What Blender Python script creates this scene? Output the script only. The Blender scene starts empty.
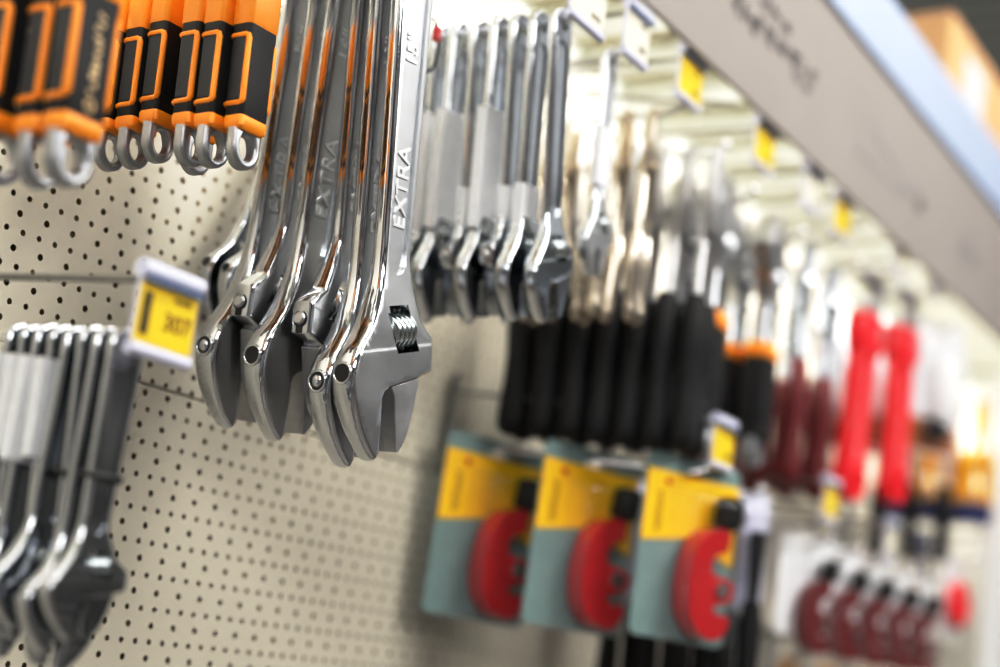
import bpy, bmesh, math, random
from mathutils import Vector, Matrix
random.seed(7)
sc = bpy.context.scene
COL = sc.collection
PI = math.pi

# ------------------------------------------------------------------ camera frame (used to turn measured sight lines into places)
CAM = Vector((-0.84606, -0.86345, -0.07209)); FPX = 1542.1923
RIGHT = Vector((0.51217, -0.84921, 0.12854)); DOWN = Vector((0.23805, -0.00344, -0.97125)); FWD = Vector((0.82523, 0.52805, 0.20039))
def at(px, py, off):
    r = RIGHT*((px-500)/FPX) + DOWN*((py-333.5)/FPX) + FWD
    return CAM + r*((-off-CAM.y)/r.y)

# ------------------------------------------------------------------ materials
def nt(name):
    m = bpy.data.materials.new(name); m.use_nodes = True
    t = m.node_tree; b = t.nodes['Principled BSDF']
    return m, t, b
def N(t, typ, **kw):
    n = t.nodes.new(typ)
    for k, v in kw.items(): setattr(n, k, v)
    return n
def mat(name, col, rough=.5, metal=0, var=.06, vscale=40, bump=0, bscale=300, coat=0, spec=None, rvar=.0, emit=None):
    m, t, b = nt(name)
    tc = N(t, 'ShaderNodeTexCoord'); nz = N(t, 'ShaderNodeTexNoise'); nz.inputs['Scale'].default_value = vscale; nz.inputs['Detail'].default_value = 4
    t.links.new(tc.outputs['Object'], nz.inputs['Vector'])
    r = N(t, 'ShaderNodeValToRGB')
    r.color_ramp.elements[0].position = .3; r.color_ramp.elements[1].position = .7
    r.color_ramp.elements[0].color = tuple(max(0, c*(1-var)) for c in col)+(1,)
    r.color_ramp.elements[1].color = tuple(min(1, c*(1+var)) for c in col)+(1,)
    t.links.new(nz.outputs['Fac'], r.inputs['Fac']); t.links.new(r.outputs['Color'], b.inputs['Base Color'])
    b.inputs['Roughness'].default_value = rough; b.inputs['Metallic'].default_value = metal
    if rvar:
        mr = N(t, 'ShaderNodeMapRange'); mr.inputs['To Min'].default_value = max(.02, rough-rvar); mr.inputs['To Max'].default_value = rough+rvar
        t.links.new(nz.outputs['Fac'], mr.inputs['Value']); t.links.new(mr.outputs['Result'], b.inputs['Roughness'])
    if coat: b.inputs['Coat Weight'].default_value = coat
    if spec is not None: b.inputs['Specular IOR Level'].default_value = spec
    if bump:
        n2 = N(t, 'ShaderNodeTexNoise'); n2.inputs['Scale'].default_value = bscale; n2.inputs['Detail'].default_value = 3
        t.links.new(tc.outputs['Object'], n2.inputs['Vector'])
        bp = N(t, 'ShaderNodeBump'); bp.inputs['Strength'].default_value = bump; bp.inputs['Distance'].default_value = .001
        t.links.new(n2.outputs['Fac'], bp.inputs['Height']); t.links.new(bp.outputs['Normal'], b.inputs['Normal'])
    if emit:
        b.inputs['Emission Color'].default_value = (*emit[0], 1); b.inputs['Emission Strength'].default_value = emit[1]
    return m
M = {}
M['chrome'] = mat('polished_chrome', (.62, .64, .67), .07, 1, .04, 30, .06, 60, rvar=.03)
M['satin'] = mat('satin_chrome', (.53, .54, .555), .32, 1, .08, 25, .12, 900, rvar=.05)
M['wormsteel'] = mat('zinc_plated_screw', (.66, .70, .71), .18, 1, .05, 40)
M['shadechrome'] = mat('chrome_dark_reflections', (.36, .385, .42), .13, 1, .06, 30, rvar=.04)  # plain chrome with dark reflections put into its base colour
M['letter'] = mat('raised_letter_chrome', (.80, .81, .82), .38, .85, .05, 40)
M['jaw'] = mat('grey_jaw_steel', (.46, .46, .47), .40, 1, .12, 60, .2, 500, rvar=.06)
M['holeshade'] = mat('bore_shade', (.012, .011, .01), .6)  # near-black colour standing in for the shade inside holes
M['zinc'] = mat('zinc_wire', (.27, .27, .26), .32, 1, .06, 80)
M['whitewire'] = mat('bright_wire', (.82, .82, .84), .25, 1, .04, 80)
M['cast'] = mat('cast_grey_steel', (.40, .41, .43), .33, .9, .1, 90, .3, 700, rvar=.06)
M['orange'] = mat('orange_rubber', (.95, .325, .014), .42, 0, .05, 60, .1, 900)
M['black'] = mat('black_rubber', (.010, .010, .011), .5, 0, .2, 80, .25, 1200, spec=.25)
M['panel'] = mat('smooth_black_panel', (.012, .014, .018), .33, 0, .2, 90, .1, 800, spec=.3)
M['gold'] = mat('gold_print', (.95, .68, .36), .4, 0, .1, 80)
M['rail'] = mat('lavender_plastic', (.70, .71, .86), .3, 0, .03, 30)
M['railblue'] = mat('slate_blue_plastic', (.10, .14, .24), .35, 0, .05, 30)
M['tagyellow'] = mat('yellow_paper', (.90, .62, .008), .5, 0, .04, 40)
M['tagpale'] = mat('pale_paper', (.85, .80, .66), .5, 0, .04, 40)
M['ink'] = mat('black_ink', (.025, .02, .012), .6)
M['inkgrey'] = mat('grey_ink', (.10, .095, .10), .6, 0, .2)
M['inkfaint'] = mat('faint_grey_ink', (.33, .31, .31), .6, 0, .1)
M['paper'] = mat('white_paper', (.82, .83, .85), .5, 0, .04, 60)
M['tie'] = mat('black_nylon', (.012, .012, .013), .4)
M['tiered'] = mat('red_nylon', (.55, .03, .04), .4)
M['teal'] = mat('teal_grey_card', (.21, .30, .295), .5, 0, .05, 50)
M['cardyellow'] = mat('yellow_card', (.93, .56, .006), .45, 0, .04, 50)
M['red'] = mat('red_enamel', (.50, .010, .018), .25, 0, .06, 40, coat=.4)
M['redbright'] = mat('bright_red_enamel', (.86, .012, .025), .3, 0, .05, 40, coat=.3)
M['darkred'] = mat('dark_red_rubber', (.16, .012, .015), .4, 0, .1, 40)
M['pink'] = mat('pale_pink_lettering', (.92, .50, .52), .45, 0, .05, 80)
M['brass'] = mat('beige_nickel', (.60, .54, .46), .25, 1, .1, 60, rvar=.06)
M['yellowgrip'] = mat('yellow_grip', (.74, .37, .004), .4, 0, .06, 60)
M['bluegrip'] = mat('navy_grip', (.01, .02, .14), .4, 0, .06, 60)
M['brown'] = mat('brown_print', (.34, .12, .03), .5, 0, .1, 60)
M['kraft'] = mat('kraft_board', (.66, .42, .20), .7, 0, .07, 30, .15, 200)
M['box'] = mat('orange_brown_cardboard', (.80, .48, .25), .7, 0, .05, 12, .15, 150)
M['tape'] = mat('brown_tape', (.68, .36, .13), .35, 0, .04, 20)
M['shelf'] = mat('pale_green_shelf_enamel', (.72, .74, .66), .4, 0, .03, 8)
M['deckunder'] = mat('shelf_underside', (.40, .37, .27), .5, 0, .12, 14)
M['fascia'] = mat('warm_grey_fascia', (.35, .322, .306), .6, 0, .03, 5, spec=.2)
M['skyrail'] = mat('pale_blue_rail', (.47, .56, .76), .4, 0, .03, 6)
M['post'] = mat('white_enamel', (.86, .87, .88), .4, 0, .02, 10)
M['backing'] = mat('brown_backing', (.30, .22, .10), .7, 0, .3, 9)
M['floor'] = mat('grey_vinyl_floor', (.22, .20, .185), .35, 0, .08, 3, .05, 60)
M['opp'] = None
M['lamp'] = mat('lamp_diffuser', (.9, .9, .9), .5, 0, 0, 5, emit=((1, .97, .93), 9))

def peg_material(name, zphase):
    m, t, b = nt(name)
    geo = N(t, 'ShaderNodeNewGeometry'); sep = N(t, 'ShaderNodeSeparateXYZ'); t.links.new(geo.outputs['Position'], sep.inputs[0])
    def mth(op, a, c=None, d=None):
        n = N(t, 'ShaderNodeMath', operation=op)
        for i, v in enumerate((a, c, d)):
            if v is None: continue
            if isinstance(v, (int, float)): n.inputs[i].default_value = v
            else: t.links.new(v, n.inputs[i])
        return n.outputs[0]
    def cellmask(px, pz, ox, oz, r):
        fx = mth('SUBTRACT', mth('FRACT', mth('DIVIDE', mth('SUBTRACT', sep.outputs['X'], ox-px/2-px*400), px)), .5)
        fz = mth('SUBTRACT', mth('FRACT', mth('DIVIDE', mth('SUBTRACT', sep.outputs['Z'], oz-pz/2-pz*400), pz)), .5)
        dx = mth('MULTIPLY', fx, px); dz = mth('MULTIPLY', fz, pz)
        dd = mth('SQRT', mth('ADD', mth('MULTIPLY', dx, dx), mth('MULTIPLY', dz, dz)))
        return mth('LESS_THAN', dd, r)
    h = mth('MAXIMUM', cellmask(.015, .025, 0, zphase, .0022), cellmask(.025, .025, .0092, zphase-.0125, .0025))
    tc = N(t, 'ShaderNodeTexCoord')
    nz = N(t, 'ShaderNodeTexNoise'); nz.inputs['Scale'].default_value = 4; nz.inputs['Detail'].default_value = 5
    t.links.new(geo.outputs['Position'], nz.inputs['Vector'])
    rp = N(t, 'ShaderNodeValToRGB'); rp.color_ramp.elements[0].color = (.57, .54, .455, 1); rp.color_ramp.elements[1].color = (.64, .605, .515, 1)
    t.links.new(nz.outputs['Fac'], rp.inputs['Fac']); t.links.new(rp.outputs['Color'], b.inputs['Base Color'])
    b.inputs['Roughness'].default_value = .42
    tr = N(t, 'ShaderNodeBsdfTransparent'); mx = N(t, 'ShaderNodeMixShader')
    t.links.new(h, mx.inputs[0]); t.links.new(b.outputs[0], mx.inputs[1]); t.links.new(tr.outputs[0], mx.inputs[2])
    t.links.new(mx.outputs[0], t.nodes['Material Output'].inputs['Surface'])
    return m
M['peg_low'] = peg_material('perforated_cream_enamel_lower', 0.0)
M['peg_up'] = peg_material('perforated_cream_enamel_upper', 0.1974)

def clear_material():
    m, t, b = nt('clear_blister_plastic')
    g = N(t, 'ShaderNodeBsdfGlossy'); g.inputs['Roughness'].default_value = .08; g.inputs['Color'].default_value = (.95, .95, 1, 1)
    tr = N(t, 'ShaderNodeBsdfTransparent'); tr.inputs['Color'].default_value = (.985, .985, .99, 1)
    nz = N(t, 'ShaderNodeTexNoise'); nz.inputs['Scale'].default_value = 60
    bp = N(t, 'ShaderNodeBump'); bp.inputs['Strength'].default_value = .3; bp.inputs['Distance'].default_value = .002
    t.links.new(nz.outputs['Fac'], bp.inputs['Height']); t.links.new(bp.outputs['Normal'], g.inputs['Normal'])
    mx = N(t, 'ShaderNodeMixShader')
    mx.inputs[0].default_value = .07; t.links.new(tr.outputs[0], mx.inputs[1]); t.links.new(g.outputs[0], mx.inputs[2])
    t.links.new(mx.outputs[0], t.nodes['Material Output'].inputs['Surface'])
    return m
M['clear'] = clear_material()

def stripe_material(name, c1, c2, axis, scale, rough=.6):
    m, t, b = nt(name)
    geo = N(t, 'ShaderNodeNewGeometry'); w = N(t, 'ShaderNodeTexWave', wave_type='BANDS', bands_direction=axis, wave_profile='SIN')
    w.inputs['Scale'].default_value = scale; w.inputs['Distortion'].default_value = .15
    t.links.new(geo.outputs['Position'], w.inputs['Vector'])
    r = N(t, 'ShaderNodeValToRGB'); r.color_ramp.elements[0].color = (*c1, 1); r.color_ramp.elements[1].color = (*c2, 1)
    t.links.new(w.outputs['Fac'], r.inputs['Fac']); t.links.new(r.outputs['Color'], b.inputs['Base Color']); b.inputs['Roughness'].default_value = rough
    return m
M['ceiling'] = stripe_material('corrugated_ceiling', (.16, .16, .13), (.62, .62, .52), 'X', 2.2)
M['opp'] = stripe_material('opposite_shelving', (.035, .033, .03), (.66, .63, .60), 'Z', .9)

# ------------------------------------------------------------------ mesh helpers
def link(name, bm, mats, parent=None, smooth=35, bevel=None, seg=2):
    me = bpy.data.meshes.new(name)
    bmesh.ops.recalc_face_normals(bm, faces=bm.faces[:])
    bm.to_mesh(me); bm.free()
    if not isinstance(mats, (list, tuple)): mats = [mats]
    for m in mats: me.materials.append(m)
    if smooth:
        me.polygons.foreach_set('use_smooth', [True]*len(me.polygons))
        me.set_sharp_from_angle(angle=math.radians(smooth))
    o = bpy.data.objects.new(name, me); COL.objects.link(o)
    if parent: o.parent = parent
    if bevel:
        md = o.modifiers.new('bevel', 'BEVEL'); md.width = bevel; md.segments = seg; md.limit_method = 'ANGLE'; md.angle_limit = math.radians(40)
        md.harden_normals = False
    return o
def thing(name, label, cat, loc=(0, 0, 0), group=None):
    o = bpy.data.objects.new(name, None); COL.objects.link(o); o.location = loc
    o.empty_display_size = .02
    o['label'] = label; o['category'] = cat
    if group: o['group'] = group
    return o
def structure(o): o['kind'] = 'structure'; return o
def dup(o, label=None, parent=None, group=None):
    c = o.copy(); COL.objects.link(c)
    if parent is not None: c.parent = parent
    if label: c['label'] = label
    if group: c['group'] = group
    for ch in o.children: dup(ch, None, c)
    return c
def box(bm, c, s, R=None, mi=0):
    vs = []
    for dx in (-.5, .5):
        for dy in (-.5, .5):
            for dz in (-.5, .5):
                v = Vector((dx*s[0], dy*s[1], dz*s[2]))
                if R: v = R @ v
                vs.append(bm.verts.new(v+Vector(c)))
    for f in ((0, 1, 3, 2), (4, 6, 7, 5), (0, 4, 5, 1), (2, 3, 7, 6), (0, 2, 6, 4), (1, 5, 7, 3)):
        bm.faces.new([vs[i] for i in f]).material_index = mi
def sweep(bm, pts, rad, seg=10, closed=False, sx=1, mi=0):
    pts = [Vector(p) for p in pts]; n = len(pts); rings = []
    rads = rad if isinstance(rad, (list, tuple)) else [rad]*n
    prev = None
    for i, p in enumerate(pts):
        if closed: d = pts[(i+1) % n]-pts[i-1]
        else: d = pts[min(i+1, n-1)]-pts[max(i-1, 0)]
        d.normalize()
        if prev is None:
            a = Vector((0, 1, 0)) if abs(d.y) < .9 else Vector((1, 0, 0))
        else: a = prev
        u = (a-d*a.dot(d)).normalized(); w = d.cross(u); prev = u
        rings.append([bm.verts.new(p+u*(math.cos(2*PI*k/seg)*rads[i])+w*(math.sin(2*PI*k/seg)*rads[i]*sx)) for k in range(seg)])
    m = n if closed else n-1
    for i in range(m):
        A, B = rings[i], rings[(i+1) % n]
        for k in range(seg): bm.faces.new((A[k], A[(k+1) % seg], B[(k+1) % seg], B[k])).material_index = mi
    if not closed:
        bm.faces.new(rings[0][::-1]).material_index = mi; bm.faces.new(rings[-1]).material_index = mi
def ball(bm, c, r, seg=12, sc3=(1, 1, 1)):
    bmesh.ops.create_uvsphere(bm, u_segments=seg, v_segments=seg//2+2, radius=r, matrix=Matrix.Translation(c) @ Matrix.Diagonal((*sc3, 1)))
def crom(pts, n=4, closed=True):
    P = [Vector((p[0], p[1])) for p in pts]; L = len(P); out = []
    for i in range(L if closed else L-1):
        g = lambda k: P[k % L] if closed else P[max(0, min(L-1, k))]
        a, b, c, d = g(i-1), g(i), g(i+1), g(i+2)
        for j in range(n):
            s = j/n
            out.append(.5*((2*b)+(c-a)*s+(2*a-5*b+4*c-d)*s*s+(3*b-a-3*c+d)*s**3))
    if not closed: out.append(P[-1])
    return [(p.x, p.y) for p in out]
def mixpath(segs):
    """segs: list of (smooth?, points). smooth pieces are splined, others kept straight."""
    out = []
    for sm, pts in segs: out += crom(pts, 4, False) if sm else list(pts)
    r = []
    for p in out:
        if not r or (abs(p[0]-r[-1][0])+abs(p[1]-r[-1][1])) > 1e-4: r.append(p)
    return r
def circ(cx, cy, r, n=20, ry=None): return [(cx+r*math.cos(2*PI*i/n), cy+(ry or r)*math.sin(2*PI*i/n)) for i in range(n)]
def plate(bm, outer, through=(), recess=(), depth=.0, h=.005, cuts=(), mi_side=0, mi_face=0, y0=0, bulge=0):
    """flat body in the x-z plane; h is the half thickness or a function of (x, z). Recesses are sunk in both faces."""
    b = bmesh.new()
    hf = h if callable(h) else (lambda x, z: h)
    loops = [outer]+list(through)+list(recess)
    S = {}
    for s in (1, -1):
        es = []
        for li, lp in enumerate(loops):
            vs = [b.verts.new((p[0], p[1], s)) for p in lp]; S[s, li] = vs
            for i in range(len(vs)): es.append(b.edges.new((vs[i], vs[(i+1) % len(vs)])))
        r = bmesh.ops.triangle_fill(b, use_beauty=True, use_dissolve=False, edges=es, normal=(0, 0, s))
        for f in r['geom']:
            if isinstance(f, bmesh.types.BMFace): f.material_index = mi_face
    for li in range(1+len(through)):
        A, B = S[1, li], S[-1, li]; n = len(A)
        rows = [A, B]
        if bulge and li == 0:
            ar = sum(outer[i][0]*outer[(i+1) % n][1]-outer[(i+1) % n][0]*outer[i][1] for i in range(n))
            sg = 1 if ar > 0 else -1; nrm = []
            for i in range(n):
                p, q, r_ = Vector(outer[i-1]), Vector(outer[i]), Vector(outer[(i+1) % n])
                d1 = (q-p).normalized(); d2 = (r_-q).normalized(); d = d1+d2
                if d.length < 1e-3: d = d2
                d.normalize(); nrm.append(Vector((d.y, -d.x))*sg)
            mids = []
            for f in (.93, .75, .48, .17, -.17, -.48, -.75, -.93):
                o_ = bulge*(1-abs(f)**2.2)**.5
                mids.append([b.verts.new((outer[i][0]+nrm[i].x*o_, outer[i][1]+nrm[i].y*o_, f)) for i in range(n)])
            rows = [A]+mids+[B]
        for P_, Q_ in zip(rows, rows[1:]):
            for i in range(n): b.faces.new((P_[i], P_[(i+1) % n], Q_[(i+1) % n], Q_[i])).material_index = mi_side
    for k, lp in enumerate(recess):
        li = 1+len(through)+k
        for s in (1, -1):
            A = S[s, li]; n = len(A)
            F = [b.verts.new((v.co.x, v.co.y, 3*s)) for v in A]
            for i in range(n): b.faces.new((A[i], A[(i+1) % n], F[(i+1) % n], F[i])).material_index = mi_side
            b.faces.new(F).material_index = mi_face
    for (pt, no) in cuts:
        bmesh.ops.bisect_plane(b, geom=b.verts[:]+b.edges[:]+b.faces[:], dist=1e-6, plane_co=(pt[0], pt[1], 0), plane_no=(no[0], no[1], 0))
    for v in b.verts:
        x, z, s = v.co; hh = hf(x, z)
        yy = -hh*s if abs(s) < 1.5 else -math.copysign(hh-depth, s)
        v.co = Vector((x, y0+yy, z))
    bmesh.ops.recalc_face_normals(b, faces=b.faces[:])
    tmp = bpy.data.meshes.new('tmp'); b.to_mesh(tmp); b.free(); bm.from_mesh(tmp); bpy.data.meshes.remove(tmp)
def text_mesh(name, s, size, extrude, m, parent, loc, rot, bevel=0):
    cu = bpy.data.curves.new('txt', 'FONT'); cu.body = s; cu.size = size; cu.extrude = extrude; cu.align_x = 'CENTER'; cu.align_y = 'CENTER'; cu.bevel_depth = bevel; cu.resolution_u = 3
    o = bpy.data.objects.new('txt', cu); COL.objects.link(o)
    dg = bpy.context.evaluated_depsgraph_get(); dg.update()
    me = bpy.data.meshes.new_from_object(o.evaluated_get(dg)); bpy.data.objects.remove(o); bpy.data.curves.remove(cu)
    me.name = name; me.materials.clear(); me.materials.append(m)
    ob = bpy.data.objects.new(name, me); COL.objects.link(ob); ob.parent = parent; ob.location = loc; ob.rotation_euler = rot
    return ob

# ------------------------------------------------------------------ adjustable wrench (metres; origin at the hanging hole, jaws down, front face -y)
mm = .001
def sc_(pts, k=mm): return [(p[0]*k, p[1]*k) for p in pts]
TOP = [(18.5*math.cos(a), 18.5*math.sin(a)) for a in [PI*i/10 for i in range(11)]]
LEFT = [(-17.3, -30), (-15.6, -110), (-14.2, -190), (-13.6, -228), (-15.2, -250), (-18.8, -266), (-24, -281), (-31, -293), (-38.5, -304.5), (-42.8, -316), (-42.6, -328), (-38.8, -340), (-31.8, -353), (-23.8, -363), (-15, -371.5), (-10.5, -375)]
INNER = [(-7.8, -371.5), (-11.5, -333.5), (-9, -328.5), (-4.6, -325), (29.9, -314.3), (46, -307), (45.1, -285.7), (29.6, -274)]
RIGHTP = [(29.6, -274), (21.4, -256.7), (16.6, -243), (13.6, -228), (14.2, -190), (15.6, -110), (17.3, -30)]
WRENCH = mixpath([(False, TOP), (True, LEFT), (False, INNER), (True, RIGHTP)])
WINDOW = [(-13.5, -268.7), (13.3, -263.6), (29.5, -295.5), (3.6, -300.5)]
JAWP = mixpath([(False, [(4.6, -331), (0, -324.4), (29.9, -315.2), (33.5, -318)]), (True, [(33.5, -318), (30.4, -332), (25.8, -350), (20, -363), (14.1, -370)]), (False, [(11, -370.4)])])
def slot_loop(z0, z1, w0, w1):
    a = [(w0*math.cos(t), z0+w0*math.sin(t)) for t in [PI*i/8 for i in range(9)]]
    b = [(-w1*math.cos(t), z1-w1*math.sin(t)) for t in [PI*i/8 for i in range(9)]]
    return a+b
def smooth(a, b, x):
    t = max(0, min(1, (x-a)/(b-a))); return t*t*(3-2*t)
SL = Vector((.982, .19))            # slide direction of the jaw
SN = Vector((.19, -.982))           # towards the jaw tips
def wrench_h(x, z):
    h = 6.2 + 3.4*smooth(-.225, -.29, z)
    d = (Vector((x, z))-Vector((-.0391, -.3046))).dot(SN)
    h += .42*smooth(-.0013, .0013, d)
    h -= 2.2*smooth(-.335, -.375, z)
    return h*mm
def worm_mesh(k=1.0):
    bm = bmesh.new(); c = Vector((8.6, 0, -283.2))*mm; ax = Vector((SL.x, 0, SL.y)); u = Vector((0, 1, 0)); w = ax.cross(u)
    rings = []; n = 90; L = .0275; seg = 32
    for i in range(n+1):
        s = i/n; ring = []
        for j in range(seg):
            a = 2*PI*j/seg
            ph = (s*5.0 - a/(2*PI)) % 1.0
            r = (.0082+.0048*(.5+.5*math.sin(ph*2*PI))**1.3) if 0.015 < s < .985 else .0088
            ring.append(bm.verts.new(c+ax*((s-.5)*L)+u*(r*math.cos(a))+w*(r*math.sin(a))))
        rings.append(ring)
    for A, B in zip(rings, rings[1:]):
        for j in range(seg): bm.faces.new((A[j], A[(j+1) % seg], B[(j+1) % seg], B[j]))
    bm.faces.new(rings[0][::-1]); bm.faces.new(rings[-1])
    return bm
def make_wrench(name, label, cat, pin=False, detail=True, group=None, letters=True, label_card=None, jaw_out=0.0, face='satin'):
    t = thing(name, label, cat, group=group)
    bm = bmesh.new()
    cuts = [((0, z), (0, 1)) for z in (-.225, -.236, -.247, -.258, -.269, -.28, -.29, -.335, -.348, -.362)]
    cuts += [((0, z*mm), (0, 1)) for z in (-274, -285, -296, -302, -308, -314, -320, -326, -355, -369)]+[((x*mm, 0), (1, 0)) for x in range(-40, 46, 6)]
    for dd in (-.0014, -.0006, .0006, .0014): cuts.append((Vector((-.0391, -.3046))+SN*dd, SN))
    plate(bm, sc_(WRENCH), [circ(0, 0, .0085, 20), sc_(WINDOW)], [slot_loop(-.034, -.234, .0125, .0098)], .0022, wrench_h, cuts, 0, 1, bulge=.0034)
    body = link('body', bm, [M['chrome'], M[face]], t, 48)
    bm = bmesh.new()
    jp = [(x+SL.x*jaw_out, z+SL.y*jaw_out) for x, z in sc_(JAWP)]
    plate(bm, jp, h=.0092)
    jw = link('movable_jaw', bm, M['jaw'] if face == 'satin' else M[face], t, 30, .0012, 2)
    bm = bmesh.new()    # the round rail of the jaw showing at the end of its channel
    e = Vector((48.9*mm, 0, -297.5*mm)); d = Vector((SL.x, 0, SL.y))
    sweep(bm, [e-d*.02, e+d*(.001+jaw_out), e+d*(.0025+jaw_out)], [.0052, .0052, .004], 16)
    link('jaw_rail', bm, M['satin'], jw, 40)
    link('worm_screw', worm_mesh(), M['wormsteel'], t, 50)
    if detail:
        bm = bmesh.new()    # rim and dark plug of the fixed jaw's pivot bore; hole shade painted as colour
        c = Vector((-46.0*mm, 0, -320*mm))
        sweep(bm, [c+Vector((-.0004, .0072*math.cos(a), .0072*math.sin(a))) for a in [2*PI*i/24 for i in range(24)]], .0011, 8, True)
        rim = link('pivot_rim', bm, M['chrome'], t, 60)
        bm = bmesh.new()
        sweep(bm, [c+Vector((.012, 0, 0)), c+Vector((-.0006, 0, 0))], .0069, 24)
        link('pivot_bore_shade', bm, M['holeshade'], rim, 40)
        if pin:
            bm = bmesh.new(); ball(bm, c+Vector((-.0004, 0, 0)), .0046, 14, (.55, 1, 1)); link('pivot_pin', bm, M['chrome'], rim, 60)
        bm = bmesh.new()    # keyhole-shaped dark solid, its colour painting the shade in the jaw channel
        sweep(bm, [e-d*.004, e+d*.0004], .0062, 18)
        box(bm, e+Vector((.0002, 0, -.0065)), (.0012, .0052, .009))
        link('jaw_channel_shade', bm, M['holeshade'], t, 40)
    if letters:
        for s in (1, -1):
            y = -s*(6.2-2.2+.1)*mm
            rot = Matrix.Rotation(0 if s == 1 else PI, 3, 'Z') @ Matrix.Rotation(PI/2, 3, 'X') @ Matrix.Rotation(PI/2, 3, 'Z')
            text_mesh('lettering', 'EXTRA', .0200, .0009, M['letter'], body, (0, y, -.180), rot.to_euler(), .0002)
            text_mesh('size_marking', '15"', .0185, .0009, M['letter'], body, (0, y, -.078), rot.to_euler(), .0002)
    if label_card:
        bm = bmesh.new(); z0, z1, w = label_card
        box(bm, (0, 0, (z0+z1)/2), (w, .0142, z1-z0)); link('paper_label', bm, M['paper'], t, 0, .001, 1)
    return t
def pose(o, hangX, off_h, ref, px, py, off_r, yaw=0, scale=1.0, hangZ=None):
    """hang a tool: its reference point is brought to the place measured for it, swinging from the hook at hangX."""
    P = at(px, py, off_r)
    l = Matrix.Rotation(yaw, 3, 'Z') @ (Vector(ref)*scale)
    dx = P.x-hangX
    r = math.hypot(l.x, l.z); ph = math.atan2(l.x, -l.z)     # x' = r sin(ph - b')
    b = ph - math.asin(max(-1, min(1, dx/r)))
    x1 = math.cos(b)*l.x+math.sin(b)*l.z; z1 = -math.sin(b)*l.x+math.cos(b)*l.z
    dy = -off_r+off_h
    r2 = math.hypot(l.y, z1); best = 0; be = 9
    for i in range(-4000, 4001):
        a = i*.0001*3
        e = abs(math.cos(a)*l.y-math.sin(a)*z1-dy)
        if e < be: be = e; best = a
    a = best
    R = Matrix.Rotation(a, 3, 'X') @ Matrix.Rotation(b, 3, 'Y') @ Matrix.Rotation(yaw, 3, 'Z')
    w = R @ (Vector(ref)*scale)
    Z = P.z-w.z
    o.location = (P.x-w.x, -off_h, Z); o.rotation_euler = R.to_euler(); o.scale = (scale,)*3
    return Z

# ------------------------------------------------------------------ display hooks
def make_hook(label, X, Zu, Zp, tip=.24, droop=.0, tag='yellow', text=None, tagw=.062, skew=0, th=.82, group='wire display hooks on the perforated wall'):
    t = thing('display_hook', label, 'display hook', (X, 0, Zu), group); t.rotation_euler.z = skew
    bm = bmesh.new(); box(bm, (0, -.0033, -.025), (.03, .006, .085)); link('back_plate', bm, M['zinc'], t, 0, .0015, 2)
    dz = -droop*tip
    bm = bmesh.new(); sweep(bm, [(0, -.004, 0), (0, -tip*.5, dz*.5), (0, -tip, dz)], .0024, 10); link('upper_arm', bm, M['zinc'], t, 50)
    zp = Zp-Zu
    bm = bmesh.new(); sweep(bm, [(0, -.004, zp), (0, -tip*.5, zp+dz*.5), (0, -tip+.03, zp+dz*.9), (0, -tip+.018, zp+dz+.002), (0, -tip+.008, zp+dz+.008)], .0028, 10)
    ball(bm, (0, -tip+.006, zp+dz+.010), .0052, 14); link('product_arm', bm, M['whitewire'], t, 50)
    if tag:
        w = tagw
        bm = bmesh.new(); sweep(bm, [(-w/2, -tip, dz+.001), (w/2, -tip, dz+.001)], .0055, 14)
        box(bm, (0, -tip, dz-.029*th), (w, .0025, .046*th)); sweep(bm, [(-w/2, -tip, dz-.054*th), (w/2, -tip, dz-.054*th)], .0040, 12)
        hold = link('tag_holder', bm, M['rail'], t, 40)
        bm = bmesh.new(); box(bm, (0, -tip-.0016, dz-.0285*th), (w*.95, .0008, .041*th)); pc = link('price_tag', bm, M['tagyellow' if tag == 'yellow' else 'tagpale'], hold, 0)
        bm = bmesh.new(); box(bm, (0, -tip-.0055, dz-.0048), (w*.98, .0012, .0036)); link('holder_lip', bm, M['railblue'], hold, 0)
        bm = bmesh.new()
        if text: box(bm, (-w*.33, -tip-.0023, dz-.029*th), (.004, .0004, .030*th)); box(bm, (-w*.40, -tip-.0023, dz-.029*th), (.0015, .0004, .030*th))
        for i in range(5): box(bm, (w*(.1+.06*i), -tip-.0023, dz-.0115), (.0018, .0004, .0022))
        if text is None:
            for i in range(3): box(bm, (w*(.12+.10*i), -tip-.0023, dz-.033), (.003, .0004, .005))
        link('printed_marks', bm, M['ink'], hold, 0)
        if skew:
            Rk = Matrix.Rotation(-skew, 3, 'Z'); tp = Vector((0, -tip, 0)); hold.rotation_euler.z = -skew; hold.location = tp-Rk @ tp
        if text: text_mesh('price_figures', text, .0150, .0002, M['ink'], hold, (w*.18, -tip-.0023, dz-.031*th), (PI/2, 0, 0))
    return t

# ------------------------------------------------------------------ the setting
def plane_box(name, c, s, m, kind=True):
    bm = bmesh.new(); box(bm, c, s); o = link(name, bm, m, None, 0)
    return structure(o) if kind else o
X0, X1 = -1.6, 3.4
def panel(name, z0, z1, m):
    bm = bmesh.new()
    prof = [(0.010, z0), (0.0012, z0), (0, z0+.0012), (0, z1-.0012), (.0012, z1), (.010, z1)]
    a = [bm.verts.new((X0, y, z)) for y, z in prof]; b = [bm.verts.new((X1, y, z)) for y, z in prof]
    for i in range(len(prof)-1): bm.faces.new((a[i], b[i], b[i+1], a[i+1]))
    return structure(link(name, bm, m, None, 0))
panel('wall_back', -1.2, .0932, M['peg_low'])
panel('wall_back.001', .0946, .80, M['peg_up'])
plane_box('wall_backing', ((X0+X1)/2, .034, -.2), (X1-X0, .01, 2.0), M['backing'])
plane_box('floor', (1.0, -.9, -1.41), (9, 6, .02), M['floor'])
plane_box('ceiling', (3.0, 0.5, 2.51), (16, 12, .02), M['ceiling'])
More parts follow.
